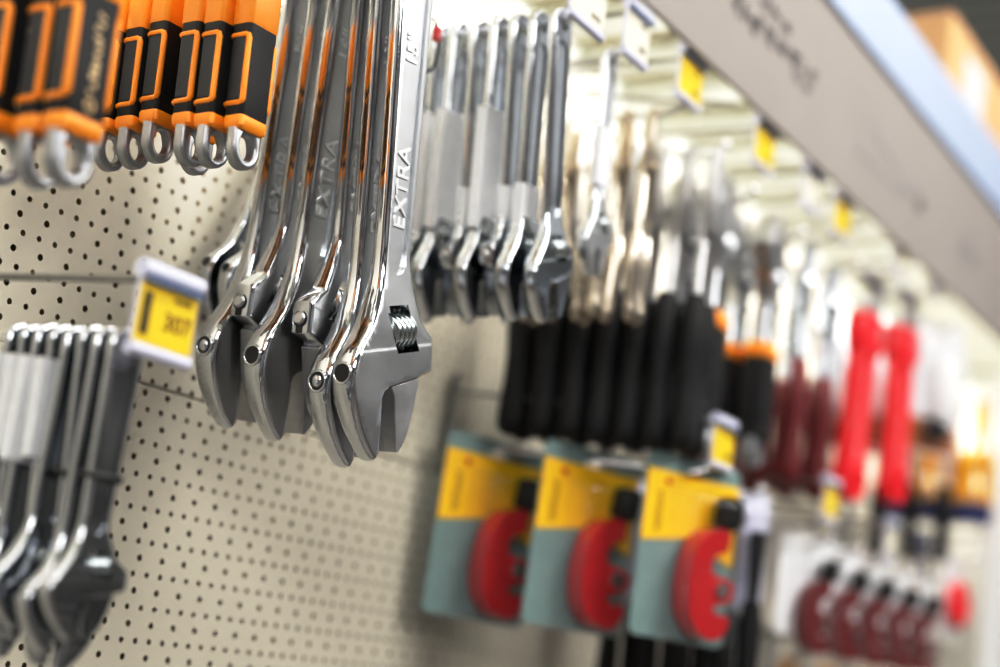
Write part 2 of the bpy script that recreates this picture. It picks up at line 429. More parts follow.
plane_box('wall_front', (1.0, -2.9, -.15), (9, .05, 2.5), M['opp'])
bm = bmesh.new(); box(bm, (at(986, 500, .19).x+.035, -.205, -.45), (.07, .03, 1.9)); structure(link('trim_1', bm, M['post'], None, 0, .004, 2))

# overhead shelf: deck, ribs, fascia, price rail, light tube
sh = thing('overhead_shelf', 'pale enamelled overhead shelf with a wide grey fascia running above the hooks', 'shelf', (.9, 0, .591))
def shp(name, boxes, m, bev=.0015, parent=sh, smoothang=0):
    bm = bmesh.new()
    for c, s in boxes: box(bm, (c[0]-.9, c[1], c[2]-.6), s)
    return link(name, bm, m, parent, smoothang, bev, 2)
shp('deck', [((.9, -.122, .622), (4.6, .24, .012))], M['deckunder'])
fa = shp('fascia', [((.9, -.251, .606), (4.6, .006, .192))], M['fascia'])
shp('price_rail', [((.9, -.254, .748), (4.6, .012, .092))], M['skyrail'])
x = -1.3
while x < 3.0:
    shp('rib', [((x, -.124, .604), (.034, .236, .026))], M['shelf'], .004); x += .105
shp('back_rail', [((.9, -.006, .604), (4.6, .012, .03))], M['shelf'])
bm = bmesh.new(); sweep(bm, [(-2.2, -.222, -.02), (2.2, -.222, -.02)], .008, 12); link('light_tube', bm, M['lamp'], sh, 40)
# printed marks on the fascia: small dark line of characters and two large pale figures
def strokes(bm, px, py, w, h, n, seed, th=.0006, dens=1):
    rnd = random.Random(seed)
    c = at(px, py, .2545)
    for i in range(n):
        cx = c.x+(i-(n-1)/2)*w
        for k in range(3*dens):
            if rnd.random() < .5: box(bm, (cx+rnd.uniform(-.3, .3)*w-.9, -.2545, c.z+rnd.uniform(-.4, .4)*h-.591), (w*.22, th, h*rnd.uniform(.5, .9)))
            else: box(bm, (cx-.9, -.2545, c.z+rnd.uniform(-.45, .45)*h-.591), (w*.75, th, h*.2))
bm = bmesh.new()
for k_, (px_, py_) in enumerate(((738, 2), (748, 14), (758, 26), (770, 38), (782, 50), (793, 60))): strokes(bm, px_, py_, .013, .022, 2, 30+k_)
for k_, (px_, py_) in enumerate(((766, 2), (776, 14), (787, 26), (800, 64), (812, 74))): strokes(bm, px_, py_, .012, .015, 2, 50+k_)
for k_, (px_, py_) in enumerate(((797, 78), (808, 86))): strokes(bm, px_, py_, .011, .010, 2, 70+k_)
link('fascia_print', bm, M['inkgrey'], fa, 0)
def bar(bm, a, b, w):
    A = at(*a, .2545); B = at(*b, .2545); d = B-A; L = d.length; ang = math.atan2(d.z, d.x); c = (A+B)/2
    box(bm, (c.x-.9, -.2545, c.z-.591), (L, .0006, w), Matrix.Rotation(-ang, 3, 'Y'))
bm = bmesh.new(); bar(bm, (873, 120), (858, 150), .010); bar(bm, (873, 122), (922, 210), .014); bar(bm, (862, 150), (905, 195), .010); bar(bm, (915, 180), (922, 212), .012)
link('fascia_figure', bm, M['inkfaint'], fa, 0)
bm = bmesh.new(); bar(bm, (966, 235), (960, 262), .014); bar(bm, (966, 235), (982, 268), .014); bar(bm, (962, 252), (976, 262), .012)
link('fascia_figure', bm, M['inkfaint'], fa, 0)

# cartons standing on top of the shelf
def carton(label, x0, x1, y0, y1, z0, z1, lab):
    t = thing('cardboard_carton', label, 'cardboard box', ((x0+x1)/2, (y0+y1)/2, z0), 'cartons stored on top of the overhead shelf')
    w, d, h = x1-x0, y1-y0, z1-z0
    bm = bmesh.new(); box(bm, (0, 0, h/2), (w, d, h)); link('carton_body', bm, M['box'], t, 0, .006, 3)
    bm = bmesh.new(); box(bm, (0, 0, h+.0005), (w, .05, .001)); box(bm, (-w/2-.0005, 0, h-.05), (.001, .05, .10)); link('packing_tape', bm, M['tape'], t, 0)
    if lab:
        bm = bmesh.new(); box(bm, (-w/2+lab, -d/2-.0006, h*.72), (.10, .001, .10)); link('shipping_label', bm, M['paper'], t, 0)
    return t
carton('orange-brown cardboard carton with a white label standing on the overhead shelf, the nearer one', 1.232, 1.62, -.238, -.03, .6195, .920, .13)
carton('orange-brown cardboard carton at the right edge, behind the labelled carton', 1.635, 2.0, -.238, -.03, .6195, .89, 0)

# ------------------------------------------------------------------ six big chrome wrenches (the subject)
HX = -.006
BOLT = (-.0455, 0, -.320); KEY = (.0488, 0, -.298)
G1 = 'large chrome adjustable wrenches hanging in the centre'
proto = make_wrench('adjustable_wrench', 'large front chrome wrench of the central bunch, EXTRA lettering fully shown on its face', 'wrench', False, True, G1)
protopin = make_wrench('adjustable_wrench', 'large chrome adjustable wrench directly behind the front one, shiny pin in its jaw pivot', 'wrench', True, True, G1)
W = [proto, protopin]
W.append(dup(proto, 'large chrome wrench turned backwards, third from the front of the central bunch'))
W.append(dup(proto, 'large chrome adjustable wrench with an open round pivot bore, between the two turned-round wrenches'))
W.append(dup(proto, 'large chrome wrench turned backwards, second from the rear of the central bunch'))
W.append(dup(protopin, 'large chrome adjustable wrench rearmost and leftmost of the central bunch beside the yellow price tag'))
spec = [(.209, BOLT, 343, 373, .210, 0, 1), (.190, BOLT, 318, 381, .184, 0, 1.015), (.172, KEY, 300, 319, .160, PI, .953), (.153, BOLT, 253, 355, .133, 0, 1), (.133, KEY, 240, 302, .110, PI, .955), (.111, BOLT, 205, 345, .083, 0, 1)]
hz = []
for o, (oh, ref, px, py, orf, yaw, k_) in zip(W, spec): hz.append(pose(o, HX, oh, ref, px, py, orf, yaw, k_))
print('HZ', [round(z, 4) for z in hz])
make_hook('wire hook carrying the big chrome wrenches in the centre', HX, .514, .4640, .245, .18)

# two darker wrenches hanging behind them close to the wall
wb = make_wrench('adjustable_wrench', 'shadowed chrome wrench close to the wall, left of the pair behind the central bunch', 'wrench', False, True, 'pair of shadowed wrenches near the wall', False, face='shadechrome')
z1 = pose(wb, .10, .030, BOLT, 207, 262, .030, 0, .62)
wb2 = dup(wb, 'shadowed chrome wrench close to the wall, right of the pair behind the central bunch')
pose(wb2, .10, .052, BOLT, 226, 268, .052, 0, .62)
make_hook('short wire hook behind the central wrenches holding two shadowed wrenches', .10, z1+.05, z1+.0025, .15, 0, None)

# ------------------------------------------------------------------ orange and black handled wrenches
def ring_path(zc, rx, rz, n): return circ(0, zc, rx, n, rz)
def make_grip_wrench(label, group, brand=False, blackish=False):
    t = thing('grip_handle_wrench', label, 'wrench', group=group)
    # steel tang with hanging eye; eye bottom at z=0
    bm = bmesh.new()
    out = [(.0135*math.cos(a), .0150+.0150*math.sin(a)) for a in [PI+PI*i/14 for i in range(15)]]+[(.0134, .030), (.0130, .042), (-.0130, .042), (-.0134, .030)]
    plate(bm, out, [circ(.0003, .0155, .0076, 22, .0096)], h=.0050); link('hanging_eye', bm, M['cast'], t, 30, .0026, 3)
    def rsec(w, d, r, z, k=5):
        w *= .83; d *= .80; r *= .9
        pts = []
        for cx, cy, a0 in ((w-r, d-r, 0), (-w+r, d-r, PI/2), (-w+r, -d+r, PI), (w-r, -d+r, 1.5*PI)):
            for i in range(k+1):
                a = a0+PI/2*i/k; pts.append((cx+r*math.cos(a), cy+r*math.sin(a), z))
        return pts
    def loft(secs):
        bm = bmesh.new(); rs = [[bm.verts.new(p) for p in s] for s in secs]
        for A, B in zip(rs, rs[1:]):
            for i in range(len(A)): bm.faces.new((A[i], A[(i+1) % len(A)], B[(i+1) % len(A)], B[i]))
        bm.faces.new(rs[0][::-1]); bm.faces.new(rs[-1]); return bm
    c1 = M['black'] if blackish else M['orange']
    link('end_band', loft([rsec(.0150, .0085, .004, .0255), rsec(.0168, .0108, .004, .0275), rsec(.0172, .0112, .004, .0335), rsec(.0166, .0106, .004, .0350)]), c1, t, 40)
    grip = link('grip', loft([rsec(.0160, .0100, .004, .034), rsec(.0166, .0106, .004, .036), rsec(.0170, .0108, .004, .06), rsec(.0172, .0110, .004, .102)]), M['black'], t, 40)
    for s in (() if blackish else (-1, 1)):
        fr = bmesh.new(); xx = s*.0130
        loop = [(s*.0095, .0092, .0925), (s*.0122, .0078, .0925), (xx, .0055, .0925), (xx, -.0050, .0925), (xx, -.0062, .0918), (xx, -.0070, .0900)]
        loop = loop+[(p[0], p[1], .136-p[2]) for p in loop[::-1]]
        sweep(fr, loop, .0022, 8); link('grip_frame', fr, c1, grip, 60)
        bm = bmesh.new(); box(bm, (s*.0137, .0006, .068), (.0012, .0120, .044)); link('grip_panel', bm, M['panel'], grip, 0, .0007, 2)
    if blackish:
        link('orange_band', loft([rsec(.0168, .0108, .004, .100), rsec(.0178, .0118, .004, .1015), rsec(.0178, .0118, .004, .112), rsec(.0166, .0106, .004, .114)]), M['orange'], t, 40)
        link('neck', loft([rsec(.0120, .0080, .003, .112), rsec(.0110, .0075, .003, .150)]), M['chrome'], t, 40)
    else: link('collar', loft([rsec(.0168, .0108, .004, .100), rsec(.0178, .0118, .004, .1015), rsec(.0180, .0120, .004, .138), rsec(.0140, .0090, .004, .150)]), c1, t, 40)
    k = .62
    def up(p): return (p[0]*mm*k, .146+(-p[1]-226)*mm*k)
    hp = [up(p) for p in WRENCH if p[1] < -226]
    bm = bmesh.new(); plate(bm, hp, [[up(p) for p in WINDOW]], h=.0062); link('head', bm, [M['satin']], t, 30, .0015, 2)
    bm = bmesh.new(); plate(bm, [up(p) for p in JAWP], h=.0056); link('movable_jaw', bm, M['jaw'], t, 30, .001, 2)
    w = link('worm_screw', worm_mesh(), M['chrome'], t, 50); w.scale = (k, k, -k); w.location = (0, 0, .146-.226*k)
    if brand:
        bm = bmesh.new(); rnd = random.Random(4)
        for i in range(11):
            z = .049+i*.0041
            for q in range(3): box(bm, (.0012+rnd.uniform(-.0022, .0022), -.0089, z+rnd.uniform(-.0009, .0009)), (.0022, .0004, .0016))
        sweep(bm, [(.0012+.003*math.cos(a), -.0089, .042+.003*math.sin(a)) for a in [2*PI*i/16 for i in range(16)]], .0006, 6, True)
        link('gold_lettering', bm, M['gold'], grip, 0)
    return t
def hang_grip(o, hookX, off, px, py, scale=1.0, yaw=0, swing=0, tilt=0):
    P = at(px, py, off)
    o.location = P; o.scale = (scale,)*3; o.rotation_euler = (swing, tilt, yaw)
GB = 'orange and black grip wrenches, right-hand bunch'; GA = 'orange and black grip wrenches, left-hand bunch'
gb = make_grip_wrench('orange and black handled wrench nearest the big chrome wrenches, foremost of its bunch', GB)
ord_b = ['second orange and black handled wrench from the front of the right-hand bunch', 'third orange and black handled wrench from the front of the right-hand bunch',
         'orange and black handled wrench hanging slightly lower behind the third of the right-hand bunch', 'orange and black handled wrench in the middle of the right-hand bunch',
         'orange and black handled wrench fourth-last in the right-hand bunch, dark eye', 'orange and black handled wrench half hidden behind the large foremost handles']
pos_b = [(240, 170, .160), (210, 168, .141), (188, 167, .122), (193, 175, .103), (155, 163, .084), (131, 169, .065), (107, 171, .046)]
for i, (px, py, off) in enumerate(pos_b):
    o = gb if i == 0 else dup(gb, ord_b[i-1])
    hang_grip(o, -.105, off, px, py, 1.0, 0, math.radians(-2.5), math.radians([-2, -1.8, -2, -2.3, -1.8, -2, -2][i]))
ga = make_grip_wrench('large orange and black handled wrench with gold vertical lettering, foremost at top left', GA, True)
hang_grip(ga, -.275, .215, 64, 187, 1.10, 0, math.radians(-2), math.radians(-2))
g2 = dup(ga, 'large orange and black handled wrench just behind the gold-lettered one at top left'); hang_grip(g2, -.275, .189, 36, 189, 1.10, 0, math.radians(-2), math.radians(-2))
g3 = dup(ga, 'large orange and black handled wrench cut by the left edge of the picture'); hang_grip(g3, -.275, .163, -4, 185, 1.10, 0, math.radians(-2), math.radians(-2))
make_hook('wire hook holding the right-hand bunch of orange handled wrenches', -.098, .495, .4455, .2, 0, 'yellow')
make_hook('wire hook holding the left-hand bunch of orange handled wrenches', -.272, .445, .394, .25, 0, 'yellow')

# ------------------------------------------------------------------ small wrenches lower left, under the 307 price tag
GL = 'small chrome wrenches in the lower left bunch'
ll = make_wrench('small_adjustable_wrench', 'small chrome wrench at the front of the lower left bunch, worm screw shown', 'wrench', False, False, GL, False, face='shadechrome')
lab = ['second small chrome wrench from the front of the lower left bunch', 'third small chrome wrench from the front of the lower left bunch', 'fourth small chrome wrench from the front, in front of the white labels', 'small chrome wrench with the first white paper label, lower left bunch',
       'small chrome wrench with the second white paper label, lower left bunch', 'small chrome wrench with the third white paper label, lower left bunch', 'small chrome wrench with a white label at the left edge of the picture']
llab = make_wrench('small_adjustable_wrench', lab[3], 'wrench', False, False, GL, False, (-.150, -.026, .062), face='shadechrome')
LX = -.223; LZ = .0725
tips = [(104, 341, .213, 0, 2), (88, 341, .199, 0, 3), (74, 343, .187, PI, 5), (60, 345, .174, 0, 4), (46, 346, .163, PI, 6), (31, 347, .151, 0, 4), (15, 348, .139, PI, 3), (-1, 348, .127, 0, 4)]
for i, (px, py, off, yaw, sw) in enumerate(tips):
    if i == 0: o = ll
    elif i < 4: o = dup(ll, lab[i-1])
    elif i == 4: o = llab
    else: o = dup(llab, lab[i-1])
    P = at(px, py, off)
    off = .213-.0124*i; o.location = (LX, -off, .0778-.03*off); o.scale = [(.60, .50, .445), (.60, .50, .47), (.6, .5, .50)][i % 3]
    R = Matrix.Rotation(math.radians(-1), 3, 'X') @ Matrix.Rotation(math.radians([1, 2, -2, 3, -2, 2, -1, 2][i]), 3, 'Y') @ Matrix.Rotation(yaw, 3, 'Z')
    o.rotation_euler = R.to_euler()
make_hook('wire hook with the yellow 307 price tag at lower left', -.224, .117, .079, .24, .03, 'yellow', '307', .048)
# black cable tie round the front handles
ct = thing('cable_tie', 'black nylon cable tie strapped round the small wrenches at lower left', 'cable tie', (LX, -.199, LZ-.078))
bm = bmesh.new()
lp = []
for cx, cy, a0 in ((.0075, .0075, 0), (-.0075, .0075, PI/2), (-.0075, -.0155, PI), (.0075, -.0155, 1.5*PI)):
    for i in range(4):
        a = a0+PI/2*i/3; lp.append((cx+.003*math.cos(a), cy+.003*math.sin(a), 0))
sweep(bm, lp, .0024, 8, True); link('strap', bm, M['tie'], ct, 50)
bm = bmesh.new(); box(bm, (.006, -.0195, 0), (.006, .005, .005)); link('lock_head', bm, M['tie'], ct, 0, .001, 2)

# ------------------------------------------------------------------ wrenches right of the subject (bright, out of focus)
GR = 'chrome wrenches with white labels right of the central bunch'
rc = make_wrench('adjustable_wrench', 'blurred chrome wrench without label, front of the bright bunch right of centre', 'wrench', False, False, GR, False, None, .006, face='shadechrome')
rl = make_wrench('adjustable_wrench', 'blurred chrome wrench with a white label, second from the front of the bright bunch', 'wrench', False, False, GR, False, (-.265, -.205, .040), .003, face='shadechrome')
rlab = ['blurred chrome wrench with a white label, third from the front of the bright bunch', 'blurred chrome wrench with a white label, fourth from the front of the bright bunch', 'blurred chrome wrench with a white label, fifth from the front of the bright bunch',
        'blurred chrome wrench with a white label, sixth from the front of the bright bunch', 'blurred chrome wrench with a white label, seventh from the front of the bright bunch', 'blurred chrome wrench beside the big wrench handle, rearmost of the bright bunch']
rt = make_wrench('adjustable_wrench', rlab[1], 'wrench', False, False, GR, False, (-.262, -.105, .058), .003, face='shadechrome')
RX, RZ, RS = .176, .4400, .66
roffs = [.229, .209, .190, .171, .150, .130, .110, .090]
for i, off in enumerate(roffs):
    o = rc if i == 0 else (rl if i == 1 else (rt if i == 3 else dup(rt if i > 4 else rl, rlab[i-2])))
    o.location = (RX, -off, RZ); o.scale = (RS,)*3
    R = Matrix.Rotation(math.radians(.5), 3, 'X') @ Matrix.Rotation(math.radians([-9, -6, -8, -5, -8, -4, -7, -5][i]), 3, 'Y') @ Matrix.Rotation([0, 0, PI, 0, PI, 0, PI, 0][i], 3, 'Z')
    o.rotation_euler = R.to_euler()
make_hook('wire hook with a bright ball tip holding the blurred bunch right of the centre', RX, .482, .4427, .252, 0, 'pale', None, .058)
sw = make_wrench('adjustable_wrench', 'single blurred chrome wrench on its own hook beside the bright bunch', 'wrench', False, False, None, False, (-.22, -.12, .044))
sw.location = (.272, -.225, .448); sw.scale = (.52,)*3; sw.rotation_euler = (0, math.radians(-4), 0)
make_hook('wire hook with a pale tag holding a single chrome wrench', .272, .492, .4500, .248, 0, 'pale', None, .045)
lt = thing('cable_tie', 'thin black cable tie loop with a red end behind the big wrench handle', 'cable tie', at(430, 45, .16))
bm = bmesh.new(); sweep(bm, [(.012*math.cos(a), 0, .022*math.sin(a)) for a in [2*PI*i/24 for i in range(24)]], .0014, 8, True); link('strap', bm, M['tie'], lt, 50)
bm = bmesh.new(); box(bm, (.004, -.002, .011), (.007, .005, .012)); link('lock_head', bm, M['tiered'], lt, 0, .001, 2)

# ------------------------------------------------------------------ pliers
def make_pliers(name, label, metal, grip, L=.3, gripfrac=.45, group=None, tipmat=None, spread=.016, gr=.0085):
    """origin at the top of the jaws, jaws up, handles down."""
    t = thing(name, label, 'pliers', group=group)
    hl = L*.30
    for s in (1, -1):
        pts = [(0, -hl*.05), (s*.006, -hl*.0), (s*.014, -hl*.25), (s*.017, -hl*.6), (s*.012, -hl*1.0), (s*.004, -hl*1.12), (-s*.007, -hl*1.05), (-s*.006, -hl*.85), (0, -hl*.6)]
        bm = bmesh.new(); plate(bm, [(p[0], p[1]) for p in pts][::s], h=.0045, y0=s*.0035); link('jaw', bm, metal, t, 30, .0012, 2)
        zs = [-hl, -hl-.25*(L-hl), -hl-.6*(L-hl), -L]; xs = [-s*.003, -s*(spread*.8), -s*spread, -s*spread*.75]
        cp = crom(list(zip(xs, zs)), 5, False)
        sh_ = [(x, s*.0035*(1-min(1, (i/6))), z) for i, (x, z) in enumerate(cp)]
        bm = bmesh.new(); sweep(bm, sh_, [.0055-.0015*i/len(sh_) for i in range(len(sh_))], 10); hd = link('handle', bm, metal, t, 50)
        n0 = int(len(sh_)*(1-gripfrac))
        g = sh_[n0:]+[(sh_[-1][0]*.98, sh_[-1][1], -L-.006)]
        bm = bmesh.new(); sweep(bm, g, [gr*.8]+[gr*(1+.12*math.sin(i*1.1)) for i in range(len(g)-2)]+[gr*.55], 12, sx=1.15); link('grip', bm, grip, hd, 60)
        if tipmat:
            a, b = g[-5], g[-1]
            bm = bmesh.new(); sweep(bm, [a, g[-3], g[-2], b], [gr*1.2, gr*1.3, gr*1.3, gr*.7], 12, sx=1.15); link('grip_end', bm, tipmat, hd, 60)
    bm = bmesh.new(); sweep(bm, [(0, -.010, -hl*.95), (0, .010, -hl*.95)], .006, 14); link('pivot_bolt', bm, metal, t, 40)
    return t
def row(proto, X, Z, offs, labels, rots=None, dx=None):
    for i, off in enumerate(offs):
        o = proto if i == 0 else dup(proto, labels[i-1])
        o.location = (X+(dx[i] if dx else 0), -off, Z); r = rots[i] if rots else (0, 0, 0)
        o.rotation_euler = tuple(math.radians(a) for a in r)
words = ['front', 'second', 'third', 'fourth', 'fifth', 'sixth', 'seventh', 'eighth']
def labs(fmt, n): return [fmt % words[i] for i in range(1, n)]
# beige nickel pliers in the middle
pn = make_pliers('slim_pliers', 'slim nickel pliers with shiny rounded handle ends, front of the beige row at mid height', M['brass'], M['brass'], .205, .5, 'slim nickel pliers in the middle of the display', None, .0125, .0075)
row(pn, .402, .4535, [.205, .178, .150, .122, .094], labs('slim nickel pliers with shiny rounded handle ends, %s from the front of the beige row', 5), [(0, -3, 8), (0, 2, -6), (0, -2, 5), (0, 3, 0), (0, -2, 4)])
make_hook('wire hook with a yellow tag holding the nickel pliers', .402, .503, .4475, .24, 0, 'yellow', None, .05)
# black handled pliers behind and below
pb = make_pliers('black_handled_pliers', 'black handled pliers, front of the dark row above the pipe cutter packs', M['jaw'], M['black'], .31, .60, 'black handled pliers above the pipe cutter packs', None, .020, .0125)
row(pb, .478, .4535, [.222, .196, .170, .144, .118, .090, .062], labs('black handled pliers, %s from the front of the dark row above the pipe cutter packs', 7), [(0, 0, 9)]*7, [.36*o_-.041 for o_ in (.222, .196, .170, .144, .118, .090, .062)])
make_hook('wire hook without tag holding the black handled pliers', .437, .503, .4475, .25, 0, None, None, .05, .3456)
# wrenches with black grips and orange bands
gk = make_grip_wrench('black grip wrench, orange band, front one beside the nickel pliers', 'black grip wrenches with orange bands', False, True)
def gpos(o, X, off, Z, s, yaw): o.location = (X, -off, Z); o.scale = (s*1.25, s*1.3, s); o.rotation_euler = (0, 0, yaw)
gpos(gk, .592, .200, .160, 1.22, .1)
k2 = dup(gk, 'black grip wrench, orange band, second one beside the nickel pliers'); gpos(k2, .596, .160, .160, 1.22, -.1)
k3 = dup(gk, 'black grip wrench, orange band, front one beside the dark red pliers'); gpos(k3, .735, .200, .160, 1.22, .1)
k4 = dup(gk, 'black grip wrench, orange band, second one beside the dark red pliers'); gpos(k4, .739, .160, .160, 1.22, -.1)
make_hook('wire hook with a yellow tag over the first pair of black grip wrenches', .592, .503, .4225, .24, 0, 'yellow', None, .05)
make_hook('wire hook with a pale tag over the second pair of black grip wrenches', .737, .503, .4225, .24, 0, 'pale', None, .05)
# dark red handled pliers
dr = make_pliers('dark_red_pliers', 'dark red handled pliers in the shadow between the black grips and the bright red tools', M['shadechrome'], M['darkred'], .29, .6, 'dark red handled pliers', None, .02, .011)
row(dr, .84, .4535, [.205, .165, .125, .085], ['dark red handled pliers, %s in the shadowed row beside the red pipe wrenches' % w_ for w_ in ('second', 'third', 'rearmost')], [(0, 0, 20), (0, 1, 18), (0, -1, 20), (0, 0, 20)])
for i_, off_ in enumerate((.20, .16, .12, .08)):
    o = dup(dr, 'dark red handled pliers on the hook touching the left red pipe wrench, %s one' % ('front', 'second', 'third', 'rear')[i_]); o.location = (.945, -off_, .4535)
make_hook('wire hook without tag over the second dark red row', .945, .503, .4475, .235, 0, None)
for i_, (X_, Z_) in enumerate(((1.062, .476), (1.233, .494))):
    for j_, off_ in enumerate((.145, .10, .055)):
        o = dup(dr, 'dark red handled pliers hanging behind the %s bright red pipe wrench, %s one' % (('left', 'right')[i_], ('first', 'second', 'last')[j_])); o.location = (X_, -off_, Z_)
make_hook('wire hook with a yellow tag over the dark red pliers', .84, .503, .451, .24, 0, 'yellow', None, .05)

# ------------------------------------------------------------------ red pipe wrenches
def make_pipe_wrench(label):
    t = thing('pipe_wrench', label, 'pipe wrench', group='bright red pipe wrenches at right')
    bm = bmesh.new()
    o = [(-.016, .20), (-.0175, .10), (-.021, .04)]+[(.022*math.cos(a), .022+.022*math.sin(a)) for a in [PI+PI*i/12 for i in range(13)]]+[(.021, .04), (.0175, .10), (.016, .20)]
    plate(bm, crom(o, 2, True), [circ(0, .02, .0085, 18)], [[(-.006, .045), (.006, .045), (.0055, .185), (-.0055, .185)]], .005, .0105)
    hd = link('handle', bm, M['redbright'], t, 35, .003, 3)
    for s in (1, -1):
        bm = bmesh.new(); rnd = random.Random(11)
        for i in range(12):
            z = .055+i*.0105
            for q in range(5): box(bm, (rnd.uniform(-.0030, .0030), -s*.0062, z+rnd.uniform(-.002, .002)), (.0045, .001, .004))
        link('raised_lettering', bm, M['pink'], hd, 0)
    bm = bmesh.new()
    plate(bm, [(-.017, .19), (.017, .19), (.026, .205), (.026, .235), (.012, .243), (-.022, .243), (-.024, .215)], h=.0135); link('housing', bm, M['redbright'], t, 30, .003, 2)
    bm = bmesh.new()
    plate(bm, [(-.022, .243), (.004, .243), (.006, .258), (-.022, .258)], h=.011); link('heel_jaw', bm, M['satin'], t, 30, .0012, 2)
    bm = bmesh.new()
    plate(bm, [(.010, .195), (.022, .195), (.022, .265), (.026, .285), (.018, .300), (-.004, .304), (-.028, .296), (-.026, .286), (-.004, .284), (.008, .276), (.010, .262)], h=.0085); link('hook_jaw', bm, M['satin'], t, 30, .002, 2)
    bm = bmesh.new(); sweep(bm, [(.016, 0, .211), (.016, 0, .2135), (.016, 0, .228), (.016, 0, .231)], [.012, .0145, .0145, .012], 18); link('adjusting_nut', bm, M['cast'], t, 40)
    return t
pw = make_pipe_wrench('bright red pipe wrench, left one of the red pair')
pw.location = (1.055, -.20, .172); pw.scale = (1.15, 1.1, 1.02); pw.rotation_euler = (0, math.radians(3), math.radians(-12))
p2 = dup(pw, 'bright red pipe wrench, right one of the red pair'); p2.location = (1.235, -.20, .194); p2.rotation_euler = (0, math.radians(-1), math.radians(-12))
make_hook('wire hook with a pale tag over the left red pipe wrench', 1.062, .518, .468, .24, 0, 'pale', None, .05)
make_hook('wire hook with a pale tag over the right red pipe wrench', 1.233, .540, .489, .24, 0, 'pale', None, .05)

# ------------------------------------------------------------------ blister packs with pipe cutters
CUT = mixpath([(True, [(18, 50), (4, 53), (-12, 47), (-24, 33), (-30, 12), (-31, -12), (-26, -34), (-13, -49), (5, -55), (20, -50), (27, -38)]), (False, [(25, -29), (10, -30), (2, -24)]),
               (True, [(2, -24), (12, -20), (24, -16), (29, -6), (24, 4), (10, 6), (0, 8)]), (False, [(-4, 14), (0, 26), (16, 32)])])
def make_cutter_pack(label, cardm, panelm, redm, group, W=.125, H=.178):
    t = thing('pipe_cutter_pack', label, 'blister pack', group=group)     # origin at the hanging hole, hanging down
    top = .016
    bm = bmesh.new()
    o = [(-W/2, top-.006), (-W/2+.006, top), (W/2-.006, top), (W/2, top-.006), (W/2, top-H+.006), (W/2-.006, top-H), (-W/2+.006, top-H), (-W/2, top-H+.006)]
    plate(bm, o, [circ(0, 0, .011, 16, .006)], h=.0006); card = link('backing_card', bm, cardm, t, 0)
    if panelm:
        bm = bmesh.new()
        pp = [(-W/2+.001, top-.018), (W/2-.001, top-.018), (W/2-.001, top-.098), (W/2-.03, top-.088), (0, top-.078), (-W/2+.001, top-.088)]
        plate(bm, pp, [], h=.0004, y0=-.0011); link('printed_panel', bm, panelm, card, 0)
        bm = bmesh.new(); rnd = random.Random(21)
        for i in range(9):
            z = top-.040-i*.0045
            for q in range(2): box(bm, (-W/2+.020+rnd.uniform(-.002, .002), -.0017, z), (.0055, .0003, .0018))
        link('printed_word', bm, M['ink'], card, 0)
        bm = bmesh.new(); sweep(bm, [(-W/2+.028, -.0015, top-.028), (-W/2+.028, -.0019, top-.028)], .0035, 14); link('red_emblem', bm, M['red'], card, 0)
    # the tool held in the blister
    cx, cz = .014, top-.118
    bm = bmesh.new(); plate(bm, [(cx+p[0]*mm, cz+p[1]*mm) for p in CUT], h=.0115, y0=-.0165); cb = link('cutter_body', bm, redm, t, 35, .0045, 3)
    bm = bmesh.new(); k = Vector((cx+.019, -.0165, cz+.042)); d = Vector((.12, 0, 1)).normalized()
    sweep(bm, [k, k+d*.012, k+d*.014, k+d*.018, k+d*.040, k+d*.043], [.005, .005, .0125, .0145, .0145, .011], 18); link('black_knob', bm, M['black'], cb, 35)
    bm = bmesh.new()
    for q in (-1, 1): sweep(bm, [(cx+.012, -.0165-.008*q, cz-.006), (cx+.012, -.0165-.0145*q, cz-.006)], .0075, 16)
    sweep(bm, [(cx+.010, -.024, cz-.036), (cx+.010, -.009, cz-.036)], .008, 16); link('roller', bm, M['satin'], cb, 40)
    # clear dome
    bm = bmesh.new(); ws, hs = .040, .072
    A = [bm.verts.new((cx+a*(ws+.004), -.0015, cz+.012+b*(hs+.003))) for a, b in ((-1, -1), (1, -1), (1, 1), (-1, 1))]
    B = [bm.verts.new((cx+a*(ws-.003), -.033, cz+.012+b*(hs-.005))) for a, b in ((-1, -1), (1, -1), (1, 1), (-1, 1))]
    for i in range(4): bm.faces.new((A[i], A[(i+1) % 4], B[(i+1) % 4], B[i]))
    bm.faces.new(B); link('clear_blister', bm, M['clear'], t, 0, .004, 2)
    return t
GP = 'red pipe cutters packed on yellow and grey cards'
cp = make_cutter_pack('red pipe cutter on a yellow and teal card, brightest front one of three packs', M['teal'], M['cardyellow'], M['red'], GP)
def packpos(o, X, off, yaw, sw=0, tl=0, Z=.1215): o.location = (X, -off, Z); o.rotation_euler = (math.radians(sw), math.radians(tl), math.radians(yaw))
packpos(cp, .545, .222, -22, 0, 1)
c2 = dup(cp, 'red pipe cutter on a yellow and teal card, middle one of the three packs'); packpos(c2, .497, .133, -22, .5, 1, .119)
c3 = dup(cp, 'red pipe cutter on a yellow and dark card, shadowed leftmost of the three packs'); packpos(c3, .452, .048, -20, 1, 1, .1165)
make_hook('wire hook with a yellow tag over the three red pipe cutter packs', .427, .178, .1245, .275, .0, 'yellow', None, .05, .488)
